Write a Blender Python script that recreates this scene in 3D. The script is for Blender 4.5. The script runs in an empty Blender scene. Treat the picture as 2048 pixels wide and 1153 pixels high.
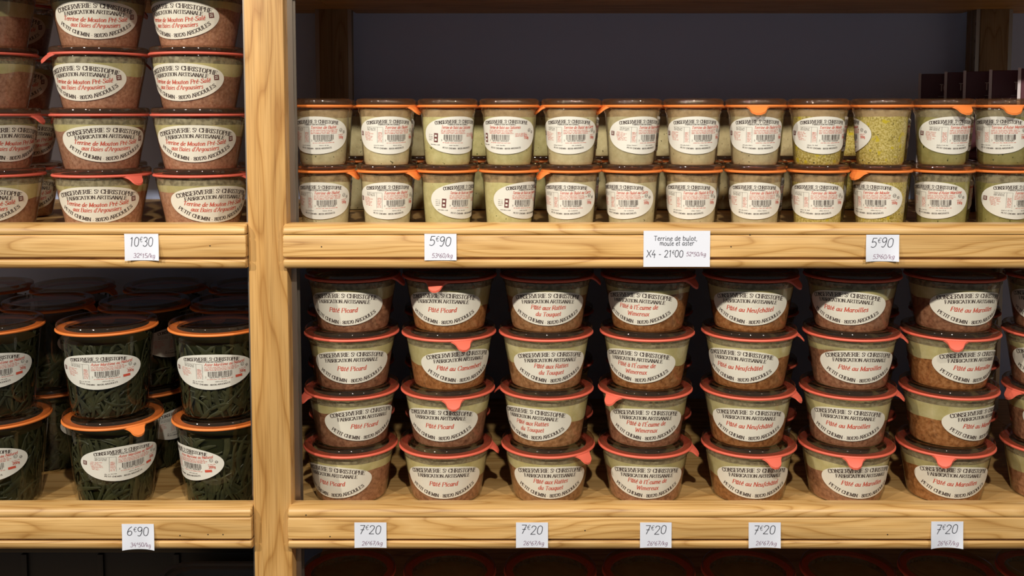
import bpy, bmesh, math, random
from mathutils import Vector
PI = math.pi
rnd = random.Random(7)
scene = bpy.context.scene
C = scene.collection

# ------------------------------------------------------------------ camera
F_PX, PITCH, YP = 2000.0, math.radians(4.3), 380.0
CAM = Vector((0.0, -1.05, 1.5))
cam_d = bpy.data.cameras.new('camera'); cam = bpy.data.objects.new('camera', cam_d); C.objects.link(cam)
cam_d.sensor_width = 36.0; cam_d.lens = 36.0 * F_PX / 2048.0
cam_d.shift_y = -(576.5 - YP) / 2048.0
cam_d.clip_start = 0.01
cam.location = CAM; cam.rotation_euler = (PI/2 - PITCH, 0, 0)
scene.camera = cam
FW = Vector((0, math.cos(PITCH), -math.sin(PITCH))); UP = Vector((0, math.sin(PITCH), math.cos(PITCH)))
def px_x(px, Y, Z):                     # world X of picture column px at a known depth and height
    return (px - 1024.0) / F_PX * (Vector((0, Y, Z)) - CAM).dot(FW)
def px_z(py, Y):                        # world Z of picture row py at a known depth
    t = (YP - py) / F_PX
    dy = Y - CAM.y
    return CAM.z + dy * (t*math.cos(PITCH) - math.sin(PITCH)) / (math.cos(PITCH) + t*math.sin(PITCH))

# ------------------------------------------------------------------ world and light
w = bpy.data.worlds.new('room_air'); scene.world = w; w.use_nodes = True
bg = w.node_tree.nodes['Background']; bg.inputs[0].default_value = (0.78, 0.90, 1.0, 1); bg.inputs[1].default_value = 0.14
def spot(x, y, z, tx, ty, tz, watts, size=62, col=(1.0, 0.945, 0.85)):
    d = bpy.data.lights.new('ceiling_spot', 'SPOT'); d.energy = watts; d.spot_size = math.radians(size); d.spot_blend = 0.7
    d.shadow_soft_size = 0.022; d.color = col
    o = bpy.data.objects.new('ceiling_spot', d); C.objects.link(o); o.location = (x, y, z)
    o.rotation_euler = (Vector((tx, ty, tz)) - Vector((x, y, z))).to_track_quat('-Z', 'Y').to_euler()
spot(-1.70, -1.20, 2.30, -0.25, 0, 1.22, 86)
spot(-0.75, -1.20, 2.30, -0.35, 0, 1.22, 50)
spot( 0.05, -1.20, 2.30,  0.15, 0, 1.22, 49)
spot( 0.85, -1.20, 2.30,  0.40, 0, 1.22, 43)
vs = scene.view_settings
vs.view_transform = 'Standard'; vs.look = 'None'; vs.gamma = 1.0; vs.use_curve_mapping = False; vs.exposure = -0.06
scene.cycles.transparent_max_bounces = 32
scene.cycles.max_bounces = 8

# ------------------------------------------------------------------ materials
def new_mat(name):
    m = bpy.data.materials.new(name); m.use_nodes = True
    return m, m.node_tree.nodes, m.node_tree.links, m.node_tree.nodes['Principled BSDF']
def N(nodes, t, **kw):
    n = nodes.new(t)
    for k, v in kw.items(): setattr(n, k, v)
    return n
def ramp(nodes, stops, interp='LINEAR'):
    r = nodes.new('ShaderNodeValToRGB'); r.color_ramp.interpolation = interp
    e = r.color_ramp.elements
    while len(e) > 1: e.remove(e[-1])
    e[0].position, e[0].color = stops[0][0], (*stops[0][1], 1)
    for p, c in stops[1:]:
        x = e.new(p); x.color = (*c, 1)
    return r
def plain(name, col, rough=0.6, metal=0.0, spec=0.5):
    m, n, l, b = new_mat(name)
    b.inputs['Base Color'].default_value = (*col, 1); b.inputs['Roughness'].default_value = rough
    b.inputs['Metallic'].default_value = metal; b.inputs['Specular IOR Level'].default_value = spec
    return m
def jitter_vec(n, l, amount=37.0):
    tc = N(n, 'ShaderNodeTexCoord'); oi = N(n, 'ShaderNodeObjectInfo')
    mu = N(n, 'ShaderNodeMath', operation='MULTIPLY'); mu.inputs[1].default_value = amount
    l.new(oi.outputs['Random'], mu.inputs[0])
    ad = N(n, 'ShaderNodeVectorMath', operation='ADD'); l.new(tc.outputs['Object'], ad.inputs[0]); l.new(mu.outputs[0], ad.inputs[1])
    return ad.outputs[0]
def wood(name, axis, tint=(1, 1, 1), waves=18.0, rough=0.38):
    m, n, l, b = new_mat(name)
    v = jitter_vec(n, l)
    mp = N(n, 'ShaderNodeMapping'); s = [20.0, 20.0, 20.0]; s[axis] = 2.6; mp.inputs['Scale'].default_value = s
    l.new(v, mp.inputs['Vector'])
    no = N(n, 'ShaderNodeTexNoise'); no.inputs['Scale'].default_value = 1.0; no.inputs['Detail'].default_value = 2.0; no.inputs['Roughness'].default_value = 0.45
    l.new(mp.outputs[0], no.inputs['Vector'])
    mu = N(n, 'ShaderNodeMath', operation='MULTIPLY'); mu.inputs[1].default_value = waves; l.new(no.outputs['Fac'], mu.inputs[0])
    fr = N(n, 'ShaderNodeMath', operation='FRACT'); l.new(mu.outputs[0], fr.inputs[0])
    t = tint
    def c(r, g, bb): return (r*t[0], g*t[1], bb*t[2])
    cr = ramp(n, [(0.0, c(.54, .315, .115)), (.10, c(.66, .42, .175)), (.30, c(.73, .48, .215)), (.62, c(.77, .525, .25)), (.90, c(.70, .45, .19)), (1.0, c(.50, .28, .095))])
    l.new(fr.outputs[0], cr.inputs[0])
    mp2 = N(n, 'ShaderNodeMapping'); s2 = [900.0, 900.0, 900.0]; s2[axis] = 14.0; mp2.inputs['Scale'].default_value = s2; l.new(v, mp2.inputs['Vector'])
    n2 = N(n, 'ShaderNodeTexNoise'); n2.inputs['Scale'].default_value = 1.0; n2.inputs['Detail'].default_value = 2.0; l.new(mp2.outputs[0], n2.inputs['Vector'])
    r2 = ramp(n, [(.30, (.74, .70, .64)), (.52, (1, 1, 1))]); l.new(n2.outputs['Fac'], r2.inputs[0])
    mp3 = N(n, 'ShaderNodeMapping'); s3 = [30.0, 30.0, 30.0]; s3[axis] = 4.0; mp3.inputs['Scale'].default_value = s3; l.new(v, mp3.inputs['Vector'])
    n3 = N(n, 'ShaderNodeTexNoise'); n3.inputs['Scale'].default_value = 1.0; l.new(mp3.outputs[0], n3.inputs['Vector'])
    r3 = ramp(n, [(.3, (.80, .78, .74)), (.65, (1.06, 1.05, 1.03))]); l.new(n3.outputs['Fac'], r3.inputs[0])
    mx = N(n, 'ShaderNodeMix', data_type='RGBA', blend_type='MULTIPLY'); mx.inputs['Factor'].default_value = 1.0
    l.new(cr.outputs[0], mx.inputs['A']); l.new(r2.outputs[0], mx.inputs['B'])
    mx2 = N(n, 'ShaderNodeMix', data_type='RGBA', blend_type='MULTIPLY'); mx2.inputs['Factor'].default_value = 1.0
    l.new(mx.outputs['Result'], mx2.inputs['A']); l.new(r3.outputs[0], mx2.inputs['B'])
    l.new(mx2.outputs['Result'], b.inputs['Base Color'])
    b.inputs['Roughness'].default_value = rough
    bp = N(n, 'ShaderNodeBump'); bp.inputs['Strength'].default_value = 0.12; bp.inputs['Distance'].default_value = 0.0006
    l.new(n2.outputs['Fac'], bp.inputs['Height']); l.new(bp.outputs[0], b.inputs['Normal'])
    return m
def glass(name, tint, ior=1.5, rough=0.015, haze=None):
    # clear thin glass: straight-through light with a Fresnel reflection
    m, n, l, b = new_mat(name)
    n.remove(b)
    out = [x for x in n if x.type == 'OUTPUT_MATERIAL'][0]
    tr = N(n, 'ShaderNodeBsdfTransparent'); tr.inputs[0].default_value = (*tint, 1)
    gl = N(n, 'ShaderNodeBsdfGlossy'); gl.inputs['Roughness'].default_value = rough
    # Schlick's approximation of the Fresnel term (the same from both sides of a thin wall)
    lw = N(n, 'ShaderNodeLayerWeight'); lw.inputs['Blend'].default_value = .5
    pw = N(n, 'ShaderNodeMath', operation='POWER'); pw.inputs[1].default_value = 5.0; l.new(lw.outputs['Facing'], pw.inputs[0])
    f0 = ((ior-1)/(ior+1))**2
    fz = N(n, 'ShaderNodeMath', operation='MULTIPLY_ADD'); fz.inputs[1].default_value = 1-f0; fz.inputs[2].default_value = f0; l.new(pw.outputs[0], fz.inputs[0])
    mx = N(n, 'ShaderNodeMixShader'); l.new(fz.outputs[0], mx.inputs[0]); l.new(tr.outputs[0], mx.inputs[1]); l.new(gl.outputs[0], mx.inputs[2])
    sh_ = mx.outputs[0]
    if haze:
        df = N(n, 'ShaderNodeBsdfDiffuse'); df.inputs[0].default_value = (*haze[1], 1)
        m2 = N(n, 'ShaderNodeMixShader'); m2.inputs[0].default_value = haze[0]; l.new(sh_, m2.inputs[1]); l.new(df.outputs[0], m2.inputs[2]); sh_ = m2.outputs[0]
    l.new(sh_, out.inputs['Surface'])
    return m
def mottled(name, stops, scale=260.0, detail=6.0, rough=0.35, specks=None, speck_scale=420.0, speck_at=0.70, hue=0.06):
    m, n, l, b = new_mat(name)
    v = jitter_vec(n, l, 3.0)
    no = N(n, 'ShaderNodeTexNoise'); no.inputs['Scale'].default_value = scale; no.inputs['Detail'].default_value = detail; no.inputs['Roughness'].default_value = .62
    l.new(v, no.inputs['Vector'])
    cr = ramp(n, stops); l.new(no.outputs['Fac'], cr.inputs[0])
    col = cr.outputs[0]
    for sp in (specks or []):
        n2 = N(n, 'ShaderNodeTexNoise'); n2.inputs['Scale'].default_value = sp[1]; n2.inputs['Detail'].default_value = 1.5
        l.new(v, n2.inputs['Vector'])
        r = ramp(n, [(sp[2], (0, 0, 0)), (sp[2] + .05, (1, 1, 1))]); l.new(n2.outputs['Fac'], r.inputs[0])
        mx = N(n, 'ShaderNodeMix', data_type='RGBA'); l.new(r.outputs[0], mx.inputs['Factor']); l.new(col, mx.inputs['A']); mx.inputs['B'].default_value = (*sp[0], 1)
        col = mx.outputs['Result']
    hs = N(n, 'ShaderNodeHueSaturation'); l.new(col, hs.inputs['Color'])
    oi = N(n, 'ShaderNodeObjectInfo'); mr = N(n, 'ShaderNodeMapRange'); mr.inputs['To Min'].default_value = .86; mr.inputs['To Max'].default_value = 1.14
    l.new(oi.outputs['Random'], mr.inputs['Value']); l.new(mr.outputs[0], hs.inputs['Value'])
    l.new(hs.outputs[0], b.inputs['Base Color']); b.inputs['Roughness'].default_value = rough
    return m
def smear(name, col, lo, hi, scale):
    # film of fat and condensation clinging to the inside of the glass, with gaps
    m, n, l, b = new_mat(name)
    v = jitter_vec(n, l, 3.0)
    no = N(n, 'ShaderNodeTexNoise'); no.inputs['Scale'].default_value = scale; no.inputs['Detail'].default_value = 5.0; l.new(v, no.inputs['Vector'])
    r = ramp(n, [(.40, (lo,)*3), (.60, (hi,)*3)]); l.new(no.outputs['Fac'], r.inputs[0])
    l.new(r.outputs[0], b.inputs['Alpha']); b.inputs['Base Color'].default_value = (*col, 1); b.inputs['Roughness'].default_value = .4
    return m
M = {}
M['oak_x'] = wood('oak along shelf', 0, (.97, .875, .70))
M['oak_board'] = wood('oak shelf board', 0, (.90, .82, .66), 9.0, .5)
M['oak_z'] = wood('oak upright', 2, (.89, .755, .56), 10.0)
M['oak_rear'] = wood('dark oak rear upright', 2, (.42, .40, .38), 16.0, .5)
M['metal'] = plain('brushed steel strip', (.42, .35, .28), .42, 1.0)
M['hole'] = plain('dark hole', (.012, .010, .009), .9)
M['wall'] = plain('slate grey wall paint', (.56, .66, .96), .7)
M['floor'] = plain('grey floor', (.18, .17, .16), .6)
M['glass'] = glass('clear jar glass', (.95, .95, .92), 1.5)
M['lidglass'] = glass('lid glass', (.90, .88, .84), 1.52, .03)
M['lidedge'] = glass('thick lid edge glass', (.76, .66, .56), 1.6, .04, (.05, (.42, .27, .16)))  # brown tint and diffuse share stand in for light refracted inside the edge
M['orange'] = plain('orange rubber', (.88, .235, .045), .5)
M['coral'] = plain('coral red rubber', (.80, .145, .085), .5)
M['red'] = plain('salmon red rubber', (.77, .14, .09), .5)
M['label'] = plain('cream label paper', (.80, .745, .61), .45)
M['whitelabel'] = plain('white label paper', (.76, .725, .63), .45)
M['ink'] = plain('dark brown print', (.055, .032, .026), .6)
M['redink'] = plain('red print', (.62, .085, .045), .6)
M['brownink'] = plain('maroon print', (.14, .035, .03), .6)
M['tag'] = plain('white note paper', (.78, .79, .86), .8)
M['pen'] = plain('black pen ink', (.03, .03, .04), .6)
M['pinkpen'] = plain('mauve pen ink', (.30, .16, .23), .6)
M['fat'] = mottled('pale fat layer', [(.3, (.48, .40, .155)), (.7, (.64, .56, .30))], 60.0, rough=.3)
M['smear'] = smear('fat film', (.36, .30, .18), .42, .84, 200.0)
M['brownfilm'] = smear('brown film', (.42, .29, .15), .50, .92, 120.0)
P_PINK = mottled('pinkish brown meat', [(.28, (.13, .046, .024)), (.5, (.32, .142, .074)), (.72, (.48, .245, .14))], 230.0)
P_ORANGE = mottled('amber brown meat', [(.28, (.14, .046, .013)), (.5, (.345, .137, .043)), (.72, (.50, .245, .10))], 230.0)
P_TAN = mottled('tan brown meat', [(.28, (.18, .078, .028)), (.5, (.385, .185, .076)), (.72, (.53, .29, .14))], 230.0)
P_MUTTON = mottled('rosy brown terrine', [(.28, (.23, .090, .050)), (.5, (.42, .205, .12)), (.72, (.56, .31, .20))], 300.0)
S_CREAM = mottled('cream terrine', [(.3, (.46, .375, .20)), (.7, (.62, .53, .31))], 130.0, specks=[((.12, .10, .04), 260.0, .70)])
S_LIME = mottled('pale green terrine', [(.3, (.45, .39, .165)), (.7, (.61, .545, .27))], 130.0, specks=[((.10, .11, .02), 260.0, .70)])
S_BEIGE = mottled('beige terrine', [(.3, (.44, .345, .185)), (.7, (.59, .48, .275))], 130.0, specks=[((.10, .07, .03), 300.0, .69)])
S_MOULE = mottled('yellow mussel terrine', [(.34, (.26, .19, .035)), (.5, (.54, .42, .11)), (.68, (.68, .56, .26))], 520.0, detail=3.0, specks=[((.56, .43, .03), 130.0, .63), ((.05, .04, .012), 420.0, .68)])
S_ASTER = mottled('green aster terrine', [(.3, (.26, .225, .07)), (.7, (.38, .33, .125))], 110.0, specks=[((.03, .04, .008), 260.0, .70)])
M['leaf'] = mottled('dark green leaves', [(.3, (.015, .016, .004)), (.7, (.046, .045, .012))], 90.0, rough=.6)
M['brine'] = plain('dark green brine', (.018, .019, .006), .3)
M['carton'] = plain('maroon carton', (.085, .012, .022), .5)
M['cartonedge'] = plain('white carton edge', (.62, .55, .55), .6)
M['cartonprint'] = plain('pale carton print', (.50, .42, .40), .6)
M['cartongold'] = plain('gold carton print', (.34, .27, .12), .6)
M['blackplastic'] = plain('black plastic', (.16, .168, .162), .3)

# ------------------------------------------------------------------ mesh helpers
def mesh(name, verts, faces, mats, fmat=None, smooth=None):
    me = bpy.data.meshes.new(name); me.from_pydata(verts, [], faces)
    for m in mats: me.materials.append(m)
    if fmat: me.polygons.foreach_set('material_index', fmat)
    me.update()
    if smooth is not None:
        me.polygons.foreach_set('use_smooth', [True]*len(me.polygons))
        me.set_sharp_from_angle(angle=math.radians(smooth))
    return me
def obj(name, me, parent=None, loc=(0, 0, 0), rz=0.0):
    o = bpy.data.objects.new(name, me); C.objects.link(o); o.location = loc; o.rotation_euler = (0, 0, rz)
    if parent: o.parent = parent
    return o
def tag(o, label, cat, group=None):
    o['label'] = label; o['category'] = cat
    if group: o['group'] = group
    return o
def thing(name, label, cat, loc, group=None):
    return tag(obj(name, None, None, loc), label, cat, group)
def lathe(name, prof, mats, segs=56, smooth=40, wave=None):
    V, Fc = [], []
    n = len(prof)
    idx = []
    for i, (r, z) in enumerate(prof):
        if r < 1e-7:
            idx.append([len(V)]*segs); V.append((0, 0, z))
        else:
            row = []
            for k in range(segs):
                a = 2*PI*k/segs; dz = wave(i, a) if wave else 0.0
                row.append(len(V)); V.append((r*math.cos(a), r*math.sin(a), z + dz))
            idx.append(row)
    for i in range(n - 1):
        A, B = idx[i], idx[i+1]
        for k in range(segs):
            k2 = (k+1) % segs
            f = [A[k], A[k2], B[k2], B[k]]
            g = []
            for q in f:
                if q not in g: g.append(q)
            if len(g) >= 3: Fc.append(g)
    return mesh(name, V, Fc, mats, None, smooth)
def box_into(V, Fc, x0, x1, y0, y1, z0, z1):
    b = len(V)
    V += [(x0,y0,z0),(x1,y0,z0),(x1,y1,z0),(x0,y1,z0),(x0,y0,z1),(x1,y0,z1),(x1,y1,z1),(x0,y1,z1)]
    Fc += [[b,b+3,b+2,b+1],[b+4,b+5,b+6,b+7],[b,b+1,b+5,b+4],[b+1,b+2,b+6,b+5],[b+2,b+3,b+7,b+6],[b+3,b,b+4,b+7]]
def box(name, x0, x1, y0, y1, z0, z1, mat, bevel=0.0, segs=2):
    V, Fc = [], []; box_into(V, Fc, x0, x1, y0, y1, z0, z1)
    me = mesh(name, V, Fc, [mat])
    if bevel:
        bm = bmesh.new(); bm.from_mesh(me)
        bmesh.ops.bevel(bm, geom=bm.edges[:], offset=bevel, segments=segs, affect='EDGES', profile=.6)
        bm.to_mesh(me); bm.free()
        me.polygons.foreach_set('use_smooth', [True]*len(me.polygons)); me.set_sharp_from_angle(angle=math.radians(35))
    return me
def extrude_x(name, prof, x0, x1, mat, smooth=35, inset=0.0):
    # profile in (y, z), closed; end faces pulled in by `inset` on the outermost ring for softened corners
    n = len(prof); V = []; Fc = []
    cy = sum(p[0] for p in prof)/n; cz = sum(p[1] for p in prof)/n
    rings = [(x0, inset), (x0 + inset, 0), (x1 - inset, 0), (x1, inset)] if inset else [(x0, 0), (x1, 0)]
    for x, sh in rings:
        for y, z in prof:
            d = math.hypot(y-cy, z-cz); k = max(0, 1 - sh/d) if sh else 1
            V.append((x, cy + (y-cy)*k, cz + (z-cz)*k))
    for r in range(len(rings)-1):
        for i in range(n):
            j = (i+1) % n
            Fc.append([r*n+i, r*n+j, (r+1)*n+j, (r+1)*n+i])
    Fc.append(list(range(n))[::-1]); Fc.append([(len(rings)-1)*n+i for i in range(n)])
    me = mesh(name, V, Fc, [mat], None, smooth)
    bm = bmesh.new(); bm.from_mesh(me); bmesh.ops.recalc_face_normals(bm, faces=bm.faces[:]); bm.to_mesh(me); bm.free()
    return me

# ------------------------------------------------------------------ lettering: pen strokes on a 10-unit cap height
G = {
'A':(7.4,['.3,0 3.8,10','3.8,10 7.1,0','1.6,3.6 5.9,3.6']), 'B':(6.9,['1,0 1,10','~1,10 4,10 5.7,9 5.7,6.5 4,5.4 1,5.4','~1,5.4 4.3,5.4 6.2,4.2 6.2,1.3 4.3,0 1,0']),
'C':(7.3,['~6.7,7.6 6,9.4 4,10.1 1.6,8.9 .7,5 1.6,1.1 4,-.1 6,.6 6.9,2.4','6.7,9.8 6.7,7.2']), 'D':(7.6,['1,0 1,10','~1,10 4,10 6.6,8 7,5 6.6,2 4,0 1,0']),
'E':(6.8,['1,0 1,10','1,10 6,10','1,5.2 4.8,5.2','1,0 6.3,0']), 'F':(6.4,['1,0 1,10','1,10 6,10','1,5.2 4.8,5.2']),
'G':(7.8,['~6.7,7.6 6,9.4 4,10.1 1.6,8.9 .7,5 1.6,1.1 4,-.1 6,.4 6.9,1','6.9,.6 6.9,4.3']), 'H':(7.6,['1,0 1,10','6.5,0 6.5,10','1,5.2 6.5,5.2']),
'I':(3.2,['1.6,0 1.6,10']), 'L':(6.4,['1,0 1,10','1,0 5.9,0']), 'M':(8.8,['1,0 1,10','1,10 4.4,1','4.4,1 7.7,10','7.7,10 7.7,0']),
'N':(7.6,['1,0 1,10','1,10 6.6,0','6.6,0 6.6,10']), 'O':(8.0,['~4,10.1 1.5,8.8 .7,5 1.5,1.2 4,-.1 6.5,1.2 7.3,5 6.5,8.8 4,10.1']),
'P':(6.5,['1,0 1,10','~1,10 4.2,10 6,8.8 6,6.2 4.2,4.9 1,4.9']), 'R':(7.2,['1,0 1,10','~1,10 4.2,10 5.9,8.8 5.9,6.3 4.2,5 1,5','3.4,5 6.9,0']),
'S':(6.2,['~5.4,8 4.7,9.6 3,10.1 1.3,9.2 .9,7.5 2.2,5.9 4.3,4.6 5.6,2.8 5.1,.8 3.2,-.1 1.4,.4 .7,2.2']), 'T':(6.8,['3.4,0 3.4,10','.5,10 6.3,10']),
'U':(7.6,['~1,10 1,6 1.1,2.6 2.2,.5 3.9,-.1 5.6,.6 6.5,2.6 6.6,6 6.6,10']), 'V':(7.0,['.2,10 3.6,0','3.6,0 6.9,10']),
'W':(9.6,['.2,10 2.6,0','2.6,0 4.8,9','4.8,9 7.1,0','7.1,0 9.4,10']), 'X':(7.2,['.4,0 6.6,10','.6,10 6.8,0']),
'0':(6.2,['~3.1,10 1.2,8.6 .7,5 1.2,1.4 3.1,0 5,1.4 5.5,5 5,8.6 3.1,10']), '1':(4.6,['1,8.2 2.5,10','2.5,10 2.5,0']), '2':(6.2,['~.9,7.8 1.6,9.6 3.2,10 5,9 5.2,7 3.6,4 .8,.2','.8,.2 5.6,.2']),
'3':(6.0,['~1,8.8 2.8,10 4.8,9 4.8,6.6 2.8,5.4','~2.8,5.4 5,4.4 5.4,2.2 4,.2 2,-.1 .7,1.2']), '4':(6.2,['3.4,10 .6,3.4','.6,3.4 5.8,3.4','4.3,5.6 4.3,-1.2']), '5':(6.0,['1.6,10 1.1,5.4','~1.1,5.4 3.4,6.2 5.3,4.6 5.2,1.6 3.2,-.1 .7,.6','1.6,10 5.2,10']),
'6':(6.0,['~4.6,10 2,7.6 .9,4 1.2,1.2 3,-.1 4.9,1.2 5,3.8 3.2,5.2 1.2,3.8']), '7':(5.8,['.6,10 5.2,10','5.2,10 2.2,0','1.6,5 5,5']), '8':(6.0,['~3,5.3 1.1,7 1.4,9.4 3,10 4.7,9.4 4.9,7 3,5.3 .8,3.2 1.2,.7 3,-.1 4.9,.7 5.3,3.2 3,5.3']),
'9':(5.8,['~5,7.6 3.6,5 1.6,5.4 .8,7.8 2,9.8 4,9.8 5,7.6 4.8,3 3.2,-.4 1.2,.2']),
'a':(5.6,['~4.4,5.4 3,6.6 1.2,5.2 .7,2.6 1.7,.1 3.2,.6 4.4,3','4.5,6.5 4.4,1','~4.4,1 4.7,.1 5.4,.5']), 'b':(5.8,['1,10 1,.4','~1,4.8 2.6,6.6 4.5,5.6 5,3.2 3.8,.4 2,0 1,.8']), 'c':(4.8,['~4.3,5.2 3.2,6.6 1.5,5.6 .7,3 1.6,.5 3.2,0 4.4,1.2']),
'd':(5.9,['~4.6,5.4 3,6.6 1.2,5.2 .7,2.6 1.7,.1 3.2,.6 4.6,3','4.7,10 4.6,.8','~4.6,.8 4.9,.1 5.6,.4']), 'e':(5.0,['~.9,3.2 3.2,3.9 4.2,5.2 3.2,6.6 1.6,5.8 .7,3 1.6,.4 3.2,0 4.6,1.2']), 'f':(4.0,['~4.2,9.4 3,10 2.2,8.6 1.9,5 1.6,0 1,-2.4 0,-2.6','.6,6.3 3.6,6.3']),
'g':(5.6,['~4.5,5.4 3,6.6 1.2,5.2 .7,2.8 1.8,.7 3.2,1.2 4.4,3.2','~4.6,6.4 4.5,1 4,-2 2.4,-3 .8,-2.2']), 'h':(5.8,['1,10 1,0','~1,4 2.6,6.4 4.2,6 4.5,4 4.4,1','~4.4,1 4.7,.1 5.5,.5']), 'i':(3.0,['1.5,6.4 1.4,1','~1.4,1 1.7,.1 2.6,.5','1.5,8.6 1.5,9.4']),
'k':(5.4,['1,10 1,0','4.6,6.4 1,3','2,3.8 4.9,0']), 'l':(3.0,['1.4,10 1.3,1','~1.3,1 1.6,.1 2.5,.5']), 'm':(8.6,['1,6.5 1,0','~1,4 2.4,6.5 3.9,6 4.2,4','4.2,4.4 4.2,0','~4.2,4 5.6,6.5 7.1,6 7.4,4 7.3,1','~7.3,1 7.6,.1 8.3,.5']),
'n':(5.8,['1,6.5 1,0','~1,4 2.6,6.5 4.2,6 4.5,4 4.4,1','~4.4,1 4.7,.1 5.5,.5']), 'o':(5.6,['~2.8,6.6 1.2,5.6 .7,3.2 1.3,.8 2.8,0 4.3,.9 4.9,3.3 4.3,5.7 2.8,6.6']), 'p':(5.8,['1,6.5 1,-3','~1,4.6 2.6,6.6 4.4,5.7 4.9,3.2 3.8,.4 2,0 1,1']),
'q':(5.8,['~4.6,5.4 3,6.6 1.2,5.2 .7,2.6 1.7,.1 3.2,.6 4.6,3','4.7,6.5 4.7,-3']), 'r':(4.2,['1,6.5 1,0','~1,3.8 2.2,6.2 3.2,6.6 4,5.8']), 's':(4.6,['~3.9,5.3 2.6,6.6 1.2,5.8 1.4,4.3 3.2,3 3.7,1.4 2.4,0 .7,1']), 't':(3.8,['1.7,9 1.5,1.2','~1.5,1.2 1.9,.1 3.1,.6','.5,6.3 3.2,6.3']),
'u':(5.8,['~1,6.5 .9,2 1.4,.2 2.8,.3 4.4,3','4.5,6.5 4.4,1','~4.4,1 4.7,.1 5.5,.5']), 'v':(5.2,['.6,6.5 2.6,0','2.6,0 4.7,6.5']), 'w':(7.6,['.6,6.5 2.2,0','2.2,0 3.9,6','3.9,6 5.4,0','5.4,0 7.1,6.5']), 'x':(5.2,['.6,0 4.6,6.5','.8,6.5 4.6,0']), 'y':(5.4,['.7,6.5 2.7,.4','~4.7,6.5 2.8,0 1.6,-2.6 .2,-2.6']),
'-':(4.0,['.7,3.8 3.3,3.8']), "'":(2.2,['1.2,10 .9,7.6']), ',':(2.4,['1.3,.6 .7,-1.8']), '/':(4.4,['.2,-1 4.2,10']), '€':(6.2,['~5.8,8.6 4.4,10 2.4,9 1.5,5 2.4,1 4.4,0 5.8,1.4','.2,6 4.6,6','.2,4.2 4.2,4.2']), ' ':(3.2,[]), '°':(3,[]),
}
ACC = {'é':('e','a'),'è':('e','g'),'à':('a','g'),'â':('a','c'),'É':('E','a'),'ê':('e','c')}
def glyph(ch):
    if ch in ACC:
        b, k = ACC[ch]; adv, st = G[b]; y = 11.2 if b.isupper() else 7.7; x = adv/2
        ext = {'a':[f'{x-.4},{y} {x+1.3},{y+1.9}'], 'g':[f'{x-1.3},{y+1.9} {x+.4},{y}'], 'c':[f'{x-1.5},{y} {x+.1},{y+1.8}', f'{x+.1},{y+1.8} {x+1.6},{y}']}[k]
        return adv, st + ext
    return G.get(ch, G[' '])
def poly(s):
    sm = s[0] == '~'; pts = [tuple(float(q) for q in p.split(',')) for p in s.lstrip('~').split()]
    if not sm or len(pts) < 3: return pts
    out = []
    for i in range(len(pts)-1):
        p0, p1, p2, p3 = pts[max(i-1,0)], pts[i], pts[i+1], pts[min(i+2,len(pts)-1)]
        for k in range(3):
            t = k/3
            out.append(tuple(.5*((2*p1[a]) + (-p0[a]+p2[a])*t + (2*p0[a]-5*p1[a]+4*p2[a]-p3[a])*t*t + (-p0[a]+3*p1[a]-3*p2[a]+p3[a])*t**3) for a in (0,1)))
    out.append(pts[-1])
    return out
GC = {}
def glyph_quads(ch, thick, thin, serif):
    key = (ch, thick, thin, serif)
    if key in GC: return GC[key]
    adv, st = glyph(ch); Q = []
    for s in st:
        P = poly(s)
        for a, b in zip(P, P[1:]):
            dx, dy = b[0]-a[0], b[1]-a[1]; L = math.hypot(dx, dy)
            if L < 1e-6: continue
            ux, uy = dx/L, dy/L; h = .5*(thin + (thick-thin)*abs(uy)**1.5); e = h*.35
            ax, ay, bx, by = a[0]-ux*e, a[1]-uy*e, b[0]+ux*e, b[1]+uy*e
            Q.append([(ax-uy*h, ay+ux*h), (ax+uy*h, ay-ux*h), (bx+uy*h, by-ux*h), (bx-uy*h, by+ux*h)])
        if serif and len(P) == 2:
            a, b = P; dx, dy = b[0]-a[0], b[1]-a[1]
            for q in (a, b):
                if abs(dy) > abs(dx)*1.1 and (abs(q[1]) < .2 or abs(q[1]-10) < .2 or abs(q[1]-6.5) < .2):
                    w_ = serif; t_ = thin*.75
                    Q.append([(q[0]-w_, q[1]-t_), (q[0]+w_, q[1]-t_), (q[0]+w_, q[1]+t_), (q[0]-w_, q[1]+t_)])
            if abs(dy) < .01 and ch in 'EFLT':
                ends = (a, b) if ch == 'T' else (b,)
                for q in ends:
                    y0, y1 = (q[1]-2.1, q[1]+.2) if q[1] > 7 else ((q[1]-.2, q[1]+2.1) if q[1] < 3 else (q[1]-1.2, q[1]+1.2))
                    Q.append([(q[0]-.35, y0), (q[0]+.35, y0), (q[0]+.35, y1), (q[0]-.35, y1)])
    GC[key] = (adv, Q)
    return GC[key]
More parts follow.
